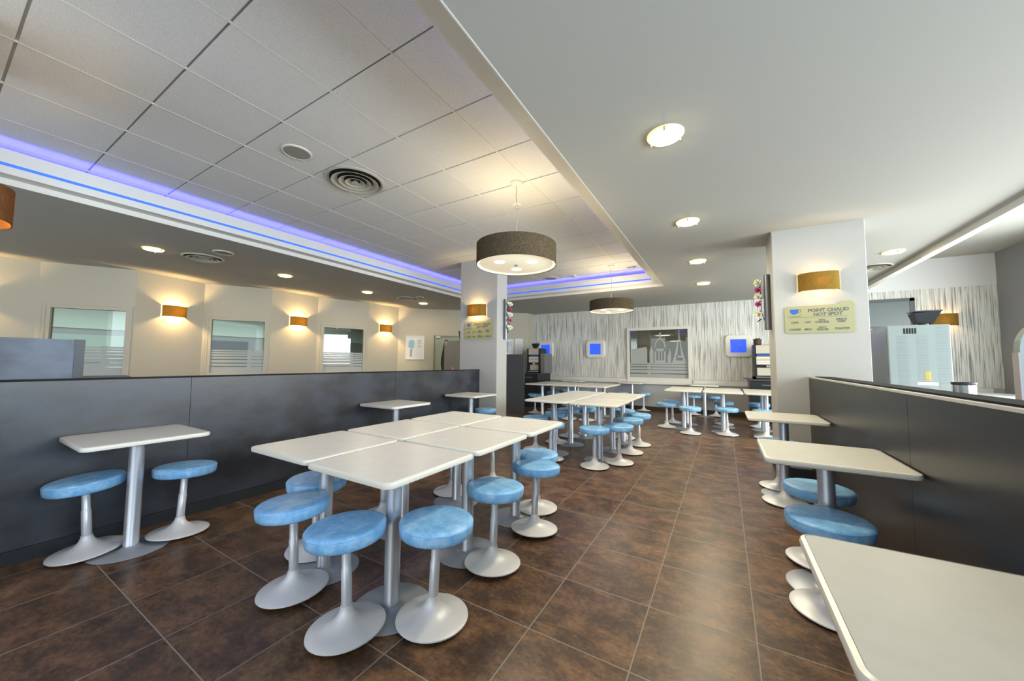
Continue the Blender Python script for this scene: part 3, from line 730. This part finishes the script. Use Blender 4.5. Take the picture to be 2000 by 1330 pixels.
def vent(x, y, z, r, label):
    t = thing('ceiling_vent', label, 'ceiling vent', (x, y, z), 0, 'round ceiling air vents')
    link('rim', lathe([(r, 0), (r, -.006), (r * .93, -.016), (r * .86, -.004), (r * .86, 0)], 64), M['vent'], t, True)
    link('duct', lathe([(r * .86, -.001), (0, -.001)], 64), M['dark_void'], t)
    for k, (a, b) in enumerate(((.80, .60), (.56, .38), (.34, .17))):
        link('cone', lathe([(r * a, -.028), (r * a, -.031), (r * b, -.004), (r * b, -.001), (r * a, -.028)], 64), M['vent'], t, True)
    link('hub', lathe([(0, -.034), (r * .13, -.030), (r * .06, -.004), (0, -.004)], 32), M['vent'], t, True)
vent(-3.245, 2.262, ZT, .285, 'large round air vent in the tiled tray ceiling')
vent(-6.615, 2.148, Z1, .25, 'round air vent in the lowered ceiling beside the left light row, nearer one')
vent(-6.543, 6.068, Z1, .25, 'round air vent in the lowered ceiling left of the column, farther one')
vent(2.00, 7.601, Z1, .27, 'round air vent in the ceiling beyond the right column')
def disc(name, x, y, z, r, label, cat, mt=None):
    t = thing(name, label, cat, (x, y, z)); link('rim', lathe([(r, 0), (r, -.008), (r * .9, -.012), (r * .88, -.008)], 48), M['white_pl'], t, True)
    link('grille', lathe([(0, -.010), (r * .88, -.009), (r * .88, 0)], 48), mt or M['grey_pl'], t, True)
disc('ceiling_speaker', -3.252, 1.675, ZT, .12, 'round grey speaker in the tray ceiling beside the large vent', 'speaker')
disc('ceiling_speaker', -6.047, 2.183, Z1, .12, 'round grey speaker in the lowered ceiling above the left wall', 'speaker')
disc('ceiling_speaker', -6.179, 6.111, Z1, .10, 'small round speaker in the lowered ceiling left of the column', 'speaker', M['dark_void'])
disc('ceiling_speaker', -3.268, 7.18, ZT, .15, 'round speaker at the far end of the tray ceiling', 'speaker')
def smoke(x, y, label):
    t = thing('smoke_detector', label, 'smoke detector', (x, y, ZT)); link('base', lathe([(.055, 0), (.055, -.012), (.045, -.018), (0, -.018)], 32), M['white_pl'], t, True)
    link('sensor', lathe([(.035, -.018), (.036, -.035), (.024, -.05), (0, -.052)], 32), M['vent'], t, True)
smoke(-2.072, 3.59, 'white smoke detector behind the cable of the large pendant')
smoke(-2.72, 7.16, 'small smoke detector at the far end of the tray ceiling')
t = thing('hanging_sticker', 'small blue and white arrow sign in the far right corner of the tray', 'sign', (-1.50, 7.1, ZT))
link('plate', box(-.12, .12, -.10, .10, -.004, 0), M['paper_w'], t); link('arrow', prism([(-.09, -.05), (.03, -.05), (.03, -.085), (.10, -.02), (.03, .04), (.03, .0), (-.09, .0)], -.008, -.004), M['ink_blue'], t)

# ------------------------------------------------------------------ signs on the columns
def text(body, size, loc, m, parent, shear=0, align='CENTER', name='lettering', sx=1.0):
    c = bpy.data.curves.new('txt', 'FONT'); c.body = body; c.size = size; c.align_x = align; c.align_y = 'CENTER'; c.shear = shear; c.extrude = .0008; c.offset = size * .022
    c.space_line = .85
    o = bpy.data.objects.new('txt', c); COL.objects.link(o); bpy.context.view_layer.update()
    me = bpy.data.meshes.new_from_object(o.evaluated_get(bpy.context.evaluated_depsgraph_get())); bpy.data.objects.remove(o)
    me.materials.clear(); me.materials.append(m)
    q = bpy.data.objects.new(name, me); COL.objects.link(q); q.parent = parent; q.location = loc; q.rotation_euler = (PI / 2, 0, 0); q.scale = (sx, 1, 1); return q
def hot_sign(x0, x1, zb, y, label):
    w = x1 - x0; t = thing('hot_drinks_sign', label, 'sign', (x0, y, zb), 0, 'hot drinks signs on the columns')
    k = w / .59; h = .305 * k; r = .03
    pts = [(0 + r * (1 - math.cos(a)), r * (1 - math.sin(a))) for a in [PI / 2 * i / 4 for i in range(5)]]
    pts = []
    def c(cx, cz, a0, a1, rr=r, n=5):
        for i in range(n + 1): a = a0 + (a1 - a0) * i / n; pts.append((cx + rr * math.cos(a), cz + rr * math.sin(a)))
    c(r, r, PI, 1.5 * PI); c(w - r, r, 1.5 * PI, 2 * PI); c(w - r, h + .03 - r, 0, PI / 2)
    pts.append((w * .855, h + .03)); pts.append((w * .80, h + .012)); pts.append((w * .76, h)); c(r, h - r, PI / 2, PI)
    bm = xz(prism(pts, 0, .008))
    for v in bm.verts: v.co.y = -v.co.y
    bmesh.ops.recalc_face_normals(bm, faces=bm.faces[:]); link('plate', bm, M['sign'], t)
    Y = -.0092
    cup = [(-.038, .028), (.038, .028)] + [(.037 * math.cos(a), .0 - .034 * math.sin(a) + .005) for a in [PI * i / 12 for i in range(13)]]
    bm = xz(prism([(a, b) for a, b in cup], 0, .0015)); link('cup', bm, M['ink_blue'], t, False, (.088 * k, Y, h - .062))
    link('cup_handle', tube_path([(.034, 0, .026), (.052, 0, .030), (.060, 0, .018), (.052, 0, -.004), (.036, 0, -.014)], .0018), M['ink'], t, False, (.088 * k, Y, h - .062))
    link('saucer', tube_path([(-.055, 0, 0), (-.03, 0, -.006), (.03, 0, -.006), (.058, 0, .002)], .0022), M['ink'], t, False, (.088 * k, Y, h - .108))
    link('rule', box(.035 * k, w - .05 * k, 0, .0015, -.0012, .0012), M['ink'], t, False, (0, Y, h * .58))
    text('POINT CHAUD', .050 * k, (w * .64, Y, h - .055), M['ink'], t, sx=1.0)
    text('HOT SPOT', .050 * k, (w * .63, Y, h - .100), M['ink'], t, .25)
    for body, cx, cz, sh in (('CAFE', .15, .40, 0), ('LAIT', .345, .40, 0), ('EAU\nCHAUDE', .55, .43, 0), ('GRILLE\nPAIN', .82, .43, 0),
                             ('COFFEE', .15, .14, .2), ('MILK', .345, .14, .2), ('HOT\nWATER', .55, .16, .2), ('TOASTER', .82, .14, .2)):
        text(body, .0285 * k, (w * cx, Y, h * cz), M['ink'], t, sh)
    return t
hot_sign(.597, 1.18, 1.588, 4.994, 'pale gold sign with a blue cup reading POINT CHAUD HOT SPOT on the right column')
hot_sign(-4.095, -3.473, 1.66, 5.199, 'pale gold sign with a blue cup reading POINT CHAUD HOT SPOT on the left column')

# flower tubes
def petals(seed, r=.045):
    rd = random.Random(seed); bm = bmesh.new()
    for k in range(9):
        a = k * 2.4; tilt = .3 + .1 * k
        v0 = bm.verts.new((0, 0, 0)); pts = []
        for u_, w_ in ((.35, .30), (.75, .42), (1.0, .18), (1.0, -.18), (.75, -.42), (.35, -.30)):
            R_ = r * (1.05 - .05 * k); x = R_ * u_ * math.cos(tilt); z = R_ * u_ * math.sin(tilt); y = R_ * w_
            pts.append(bm.verts.new((x * math.cos(a) - y * math.sin(a), x * math.sin(a) + y * math.cos(a), z + rd.uniform(-.003, .003))))
        bm.faces.new([v0] + pts)
    bmesh.ops.solidify(bm, geom=bm.faces[:], thickness=.0025)
    return bm
def leaf(r=.05):
    bm = bmesh.new(); p = [(0, 0, 0), (r * .4, r * .25, .006), (r, r * .22, .0), (r * 1.5, 0, -.012), (r, -r * .22, 0), (r * .4, -r * .25, .006)]
    bm.faces.new([bm.verts.new(q) for q in p]); bmesh.ops.solidify(bm, geom=bm.faces[:], thickness=.002); return bm
def flower_tube(x, y, z0, z1, sgn, fx_, fy_, label):
    t = thing('flower_tube', label, 'wall vase', (x, y, z0)); L = z1 - z0
    link('tube', lathe([(.032, 0), (.034, .002), (.034, L - .002), (.032, L), (.026, L), (.026, .004), (0, .004), (0, 0), (.032, 0)], 32), M['tube'], t, True)
    zf = [.86, .72, .60, .46, .28]
    link('stem', tube_path([(.028 * fx_, .028 * fy_, L * .16), (.055 * fx_, .05 * fy_, L * .3), (.06 * fx_, .055 * fy_, L * .6), (.065 * fx_, .06 * fy_, L * .86)], .004), M['leaf'], t)
    for k, f in enumerate(zf):
        m_ = M['fl_white'] if k % 2 == 0 else M['fl_pink']
        o = link('flower', petals(k, .058 if k % 2 == 0 else .046), m_, t, False, (.085 * fx_, .08 * fy_ - .01, L * f - (.08 if False else 0)))
        o.rotation_euler = (math.radians(75), 0, math.atan2(fy_ - .8, fx_) + PI / 2 + .3 * (k % 2))
    for k, f in enumerate((.79, .66, .53, .38, .20)):
        o = link('leaf', leaf(), M['leaf'], t, False, (.05 * fx_, .04 * fy_, L * f)); o.rotation_euler = (.5, .5, math.atan2(fy_ - .6, fx_) + (.6 if k % 2 else -.6))
flower_tube(.465, 5.25, 1.66, 2.33, -1, -1, 0, 'grey tube vase with white and magenta flowers on the side of the right column')
flower_tube(-3.355, 5.43, 1.66, 2.38, 1, 1, 0, 'grey tube vase with white and magenta flowers on the side of the left column')

# blue light panels on the back wall
def light_panel(x0, x1, z0, z1, label):
    t = thing('light_panel', label, 'light panel', ((x0 + x1) / 2, YB, (z0 + z1) / 2), 0, 'blue light panels on the striped wall')
    w, h = (x1 - x0) / 2, (z1 - z0) / 2
    bm = bmesh.new(); O = rrect(-w, w, -h, h, .09, 8); I = rrect(-w * .60, w * .60, -h * .60, h * .60, .012, 8)
    lay = [(O, 0.0), (rrect(-w, w, -h, h, .09, 8), -.05), (rrect(-w + .015, w - .015, -h + .015, h - .015, .08, 8), -.065), (I, -.065), (I, -.045)]
    rg = [[bm.verts.new((a, y, c)) for a, c in P_] for P_, y in lay]; n = len(O)
    for a, b in zip(rg, rg[1:]):
        for i in range(n): bm.faces.new((a[i], a[(i + 1) % n], b[(i + 1) % n], b[i]))
    bmesh.ops.recalc_face_normals(bm, faces=bm.faces[:]); link('frame', bm, M['white_pl'], t)
    link('screen', box(-w * .61, w * .61, -.048, -.040, -h * .61, h * .61), M['screen'], t)
light_panel(.03, .57, 1.41, 1.94, 'white rounded frame with a glowing blue square, right of the skyline window')
light_panel(-3.45, -2.91, 1.39, 1.90, 'white rounded frame with a glowing blue square, left of the skyline window')
light_panel(-5.01, -4.50, 1.40, 1.90, 'white rounded frame with a glowing blue square, leftmost behind the coffee machine')

# ------------------------------------------------------------------ left coffee station
tag(link('dark_screen_panel', box(-4.95, -4.17, 7.6, 7.65, 0, 1.44, .006), M['cab_grey']), 'tall plain dark grey screen between the left column and the coffee machine', 'screen')
def coffee_station(x, y, w, d, htop, label, flip=False):
    t = thing('coffee_cabinet', label, 'cabinet', (x, y, 0))
    link('body', box(0, w, 0, d, 0, htop - .03), M['cab_black'], t)
    link('worktop', box(-.03, w + .03, -.04, d, htop - .03, htop, .004), M['cab_grey'], t)
    dw = link('drawer', box(.01, w - .01, -.016, 0, htop - .22, htop - .05, .003), M['cab_black'], t)
    link('handle', box(w * .25, w * .75, -.03, -.018, htop - .125, htop - .115), M['chrome'], dw)
    for a, b in ((.01, w / 2 - .004), (w / 2 + .004, w - .01)):
        dd = link('door', box(a, b, -.016, 0, .08, htop - .23, .003), M['cab_black'], t)
        link('handle', box((a + b) / 2 - .05, (a + b) / 2 + .05, -.03, -.018, htop - .30, htop - .29), M['chrome'], dd)
    return t
coffee_station(-5.08, 9.0, .58, .85, .95, 'black coffee cabinet against the back wall at the left')
def coffee_machine(x, y, z, w, d, h, label):
    t = thing('coffee_machine', label, 'coffee machine', (x, y, z))
    bm = bmesh.new(); bbox(bm, 0, .05, 0, d, 0, h); bbox(bm, w - .05, w, 0, d, 0, h); bbox(bm, .05, w - .05, .10, d, 0, h); bbox(bm, 0, w, 0, d, 0, .06)
    link('housing', bm, M['black'], t)
    link('top_panel', box(.055, w - .055, -.012, .10, h * .74, h * .985, .006), M['beige'], t)
    pn = link('selection_panel', box(.055, w - .055, .0, .10, h * .42, h * .66, .004), M['beige'], t)
    for k in range(4): link('button_strip', box(.065, w - .065, -.004, .0, h * (.44 + .055 * k), h * (.465 + .055 * k)), M['yellow'] if k == 2 else M['paper_w'], pn)
    link('display', box(.07, w - .07, .02, .10, h * .675, h * .725), M['ink_blue'], t)
    link('spout', box(w * .42, w * .58, .02, .10, h * .34, h * .41), M['chrome'], t)
    link('splash_panel', box(.065, w - .03, .06, .10, h * .10, h * .33, .004), M['beige'], t)
    link('drip_tray', box(.04, w - .04, -.03, .10, .03, .055, .003), M['chrome'], t)
    return t
coffee_machine(-4.90, 9.12, .952, .42, .42, .70, 'black and beige coffee machine on the left cabinet')
def hopper(x, y, z, s, label, m=None):
    t = thing('bean_hopper', label, 'bean hopper', (x, y, z))
    bm = bmesh.new(); a = [bm.verts.new(p) for p in ((-.09 * s, -.08 * s, .03 * s), (.09 * s, -.08 * s, .03 * s), (.09 * s, .08 * s, .03 * s), (-.09 * s, .08 * s, .03 * s))]
    b = [bm.verts.new(p) for p in ((-.13 * s, -.13 * s, .20 * s), (.17 * s, -.13 * s, .22 * s), (.17 * s, .13 * s, .22 * s), (-.13 * s, .13 * s, .20 * s))]
    for i in range(4): bm.faces.new((a[i], a[(i + 1) % 4], b[(i + 1) % 4], b[i]))
    bm.faces.new(a[::-1]); bmesh.ops.solidify(bm, geom=bm.faces[:], thickness=.006)
    link('bowl', bm, m or M['cab_grey'], t); link('lid', box(-.14 * s, .18 * s, -.14 * s, .14 * s, .215 * s, .235 * s, .004), m or M['cab_grey'], t)
    link('neck', cyl(.06 * s, 0, .04 * s, 24), M['black'], t)
hopper(-4.72, 9.3, 1.653, .62, 'dark bean hopper on top of the left coffee machine')
tag(link('water_box', box(-4.46, -4.33, 9.1, 9.6, .952, 1.50, .004), M['fridge']), 'slim grey box standing right of the left coffee machine', 'box')
coffee_station(.47, 9.3, .85, .74, .92, 'black coffee cabinet against the back wall behind the right column')
coffee_machine(.545, 9.38, .922, .55, .42, .745, 'black and beige coffee machine half hidden by the right column')
t = thing('flower_pot', 'small brown frilled pot on the right coffee machine', 'pot', (.64, 9.5, 1.669))
link('pot', lathe([(0, 0), (.06, 0), (.075, .02), (.072, .09), (.085, .12), (.078, .12), (.066, .09), (0, .085)], 24), M['wood'], t, True)
link('foliage', petals(5, .09), M['leaf'], t, False, (0, 0, .09))
tag(link('paper_cup_tray', box(.36, .46, 9.25, 9.6, .922, .937, .003), M['cab_grey']), 'thin dark tray at the left end of the right coffee cabinet', 'tray')

# items behind the left column
p, u, n, L = frame_of(10)
t = thing('grey_locker', 'mid grey metal locker standing behind the left column', 'cabinet', (-5.98, 7.60, 0), 0)
link('body', box(-.46, .30, -.30, .10, 0, 1.815, .008), M['fridge'], t); link('sticker', box(-.44, -.36, -.305, -.30, 1.70, 1.79), M['grey_pl'], t)
tag(link('waste_basket', lathe([(0, 0), (.09, 0), (.13, .24), (.12, .24), (.085, .01), (0, .01)], 24), M['wood'], None, True, (-5.93, 7.46, 1.816)), 'brown basket on top of the grey locker', 'basket')
t = thing('ketchup_bottle', 'red and orange squeeze bottle standing behind the left partition', 'bottle', (-4.02, 4.78, 0))
link('stand', box(-.08, .08, -.08, .08, 0, 1.02), M['cab_grey'], t)
link('bottle', lathe([(0, 1.021), (.022, 1.021), (.024, 1.03), (.024, 1.10), (.016, 1.125), (.010, 1.135), (.008, 1.16), (0, 1.16)], 24), M['red'], t, True)
link('label', lathe([(.0245, 1.05), (.0250, 1.05), (.0250, 1.085), (.0245, 1.085)], 24), M['paper_w'], t, True)
bm = prism([(0, .95), (.07, .95), (.10, 1.3), (.10, 1.84), (.06, 1.84), (.0, 1.6), (-.06, 1.3), (-.06, 1.15)], 0, .10); xz(bm)
tag(link('hanging_coat', bm, M['black'], None, False, (-6.545, 7.36, .0)), 'black coat hanging at the left side of the grey locker', 'coat')
# poster on the diagonal wall and notices further right
def poster(k, s0, s1, z0, z1, label, shapes=True, name='poster'):
    t = thing(name, label, 'poster'); p, u, n, L = frame_of(k)
    mt = Matrix(((u.x, -n.x, 0, p.x + u.x * s0), (u.y, -n.y, 0, p.y + u.y * s0), (0, 0, 1, z0), (0, 0, 0, 1))); t.matrix_world = mt
    w, h = s1 - s0, z1 - z0
    b = bmesh.new()
    for a0, a1, c0, c1 in ((0, w, 0, .02), (0, w, h - .02, h), (0, .02, .02, h - .02), (w - .02, w, .02, h - .02)): bbox(b, a0, a1, -.02, 0, c0, c1)
    link('frame', b, M['white_pl'], t); link('sheet', box(.02, w - .02, -.008, -.002, .02, h - .02), M['paper_w'], t)
    if shapes:
        link('blue_motif', xz(prism([(w * .15, h * .5), (w * .42, h * .46), (w * .48, h * .62), (w * .45, h * .80), (w * .30, h * .84), (w * .16, h * .76)], -.0095, -.0085)), M['lilac'], t)
        link('grey_motif', xz(prism([(w * .22, h * .12), (w * .34, h * .12), (w * .36, h * .44), (w * .26, h * .44)], -.0095, -.0085)), M['room_grey'], t)
        for q in range(5): link('text_line', box(w * .62, w * .85, -.0095, -.0085, h * (.80 - .07 * q), h * (.825 - .07 * q)), M['room_grey'], t)
poster(10, .21, .72, 1.31, 1.98, 'white framed poster with a blue motif on the diagonal cream wall')
poster(11, 1.35, 1.62, 1.50, 1.95, 'glossy notice with a picture on the white wall right of the left column', True)
poster(11, 1.66, 1.92, 1.50, 1.97, 'plain printed notice on the white wall beside the striped wall', False)

# ------------------------------------------------------------------ service area behind the right partition
t = thing('service_counter', 'pale counter behind the right partitions', 'counter', (1.0, 4.2, 0))
link('body', box(.34, 1.25, .55, 1.9, 0, .88), M['cab_grey'], t); link('worktop', box(.32, 1.3, .5, 1.95, .88, .92, .005), M['shelf_w'], t)
t = thing('hot_drinks_machine', 'pale mint drinks machine seen from its vented back behind the right partition', 'machine', (1.417, 5.0, .921))
hm = .72
link('housing', box(0, .43, .0, .50, 0, hm, .008), M['mint'], t)
link('side_panel', box(-.004, .0, .02, .48, .02, hm - .02), M['mint_side'], t)
for cx, zt_, zb_ in ((.065, .62, .10), (.20, .62, .10), (.335, .69, .08)):
    b = bmesh.new(); z = zb_
    while z < zt_: bbox(b, cx, cx + .075, -.0015, .001, z, z + .003); z += .0145
    link('vent_slots', b, M['fridge'], t)
b = bmesh.new()
for k in range(5): bbox(b, .115 + .019 * k, .127 + .019 * k, -.002, .001, .635, .69)
link('grille', b, M['dark_void'], t)
link('type_plate', box(.245, .285, -.0015, .0, .18, .27), M['yellow'], t)
link('rating_label', box(.19, .33, -.0018, .0, .135, .165), M['paper_w'], t); link('barcode_label', box(.34, .41, -.0018, .0, .12, .15), M['grey_pl'], t)
hopper(1.72, 5.15, 1.642, .62, 'large dark bean hopper on the pale mint machine')
t = thing('steel_bin', 'round brushed steel bin between the mint machine and the white panel', 'bin', (1.62, 4.25, 0))
link('body', cyl(.062, .03, 1.105, 40), M['chrome'], t, False); link('rim', lathe([(.062, 1.095), (.066, 1.10), (.066, 1.118), (.058, 1.118), (.058, 1.09)], 40), M['cab_grey'], t, True); link('foot', cyl(.10, 0, .03, 32), M['cab_grey'], t)
t = thing('serving_table', 'white topped serving table under the striped wall at the far right', 'table', (3.2, 8.9, 0))
link('tabletop', box(-.6, .95, -.9, .6, .74, .78, .004), M['shelf_w'], t)
for a, c in ((-.55, -.85), (.9, -.85), (-.55, .55), (.9, .55)): link('leg', box(a - .02, a + .02, c - .02, c + .02, 0, .74), M['steel'], t)
bm = xz(prism([(0, 0), (.9, 0), (.9, 1.50), (.16, 1.50), (.12, 1.495), (.09, 1.485), (.06, 1.47), (.035, 1.448), (.018, 1.42), (.005, 1.385), (0, 1.34)], 0, .05))
t = thing('white_display_panel', 'tall white panel with a rounded top corner at the right edge of the photo', 'panel', (1.35, 3.0, 0))
link('panel', bm, M['mint'], t); link('side_edge', box(-.006, 0, .0, .05, 0, 1.32), M['room_grey'], t)
# litter on the floor
tag(link('paper_scrap', prism([(0, 0), (.03, .004), (.034, .016), (.018, .02), (.004, .014)], .0005, .002), M['paper_w'], None, False, (.355, 3.02, 0)), 'tiny white paper scrap on the floor by the right stools', 'litter')
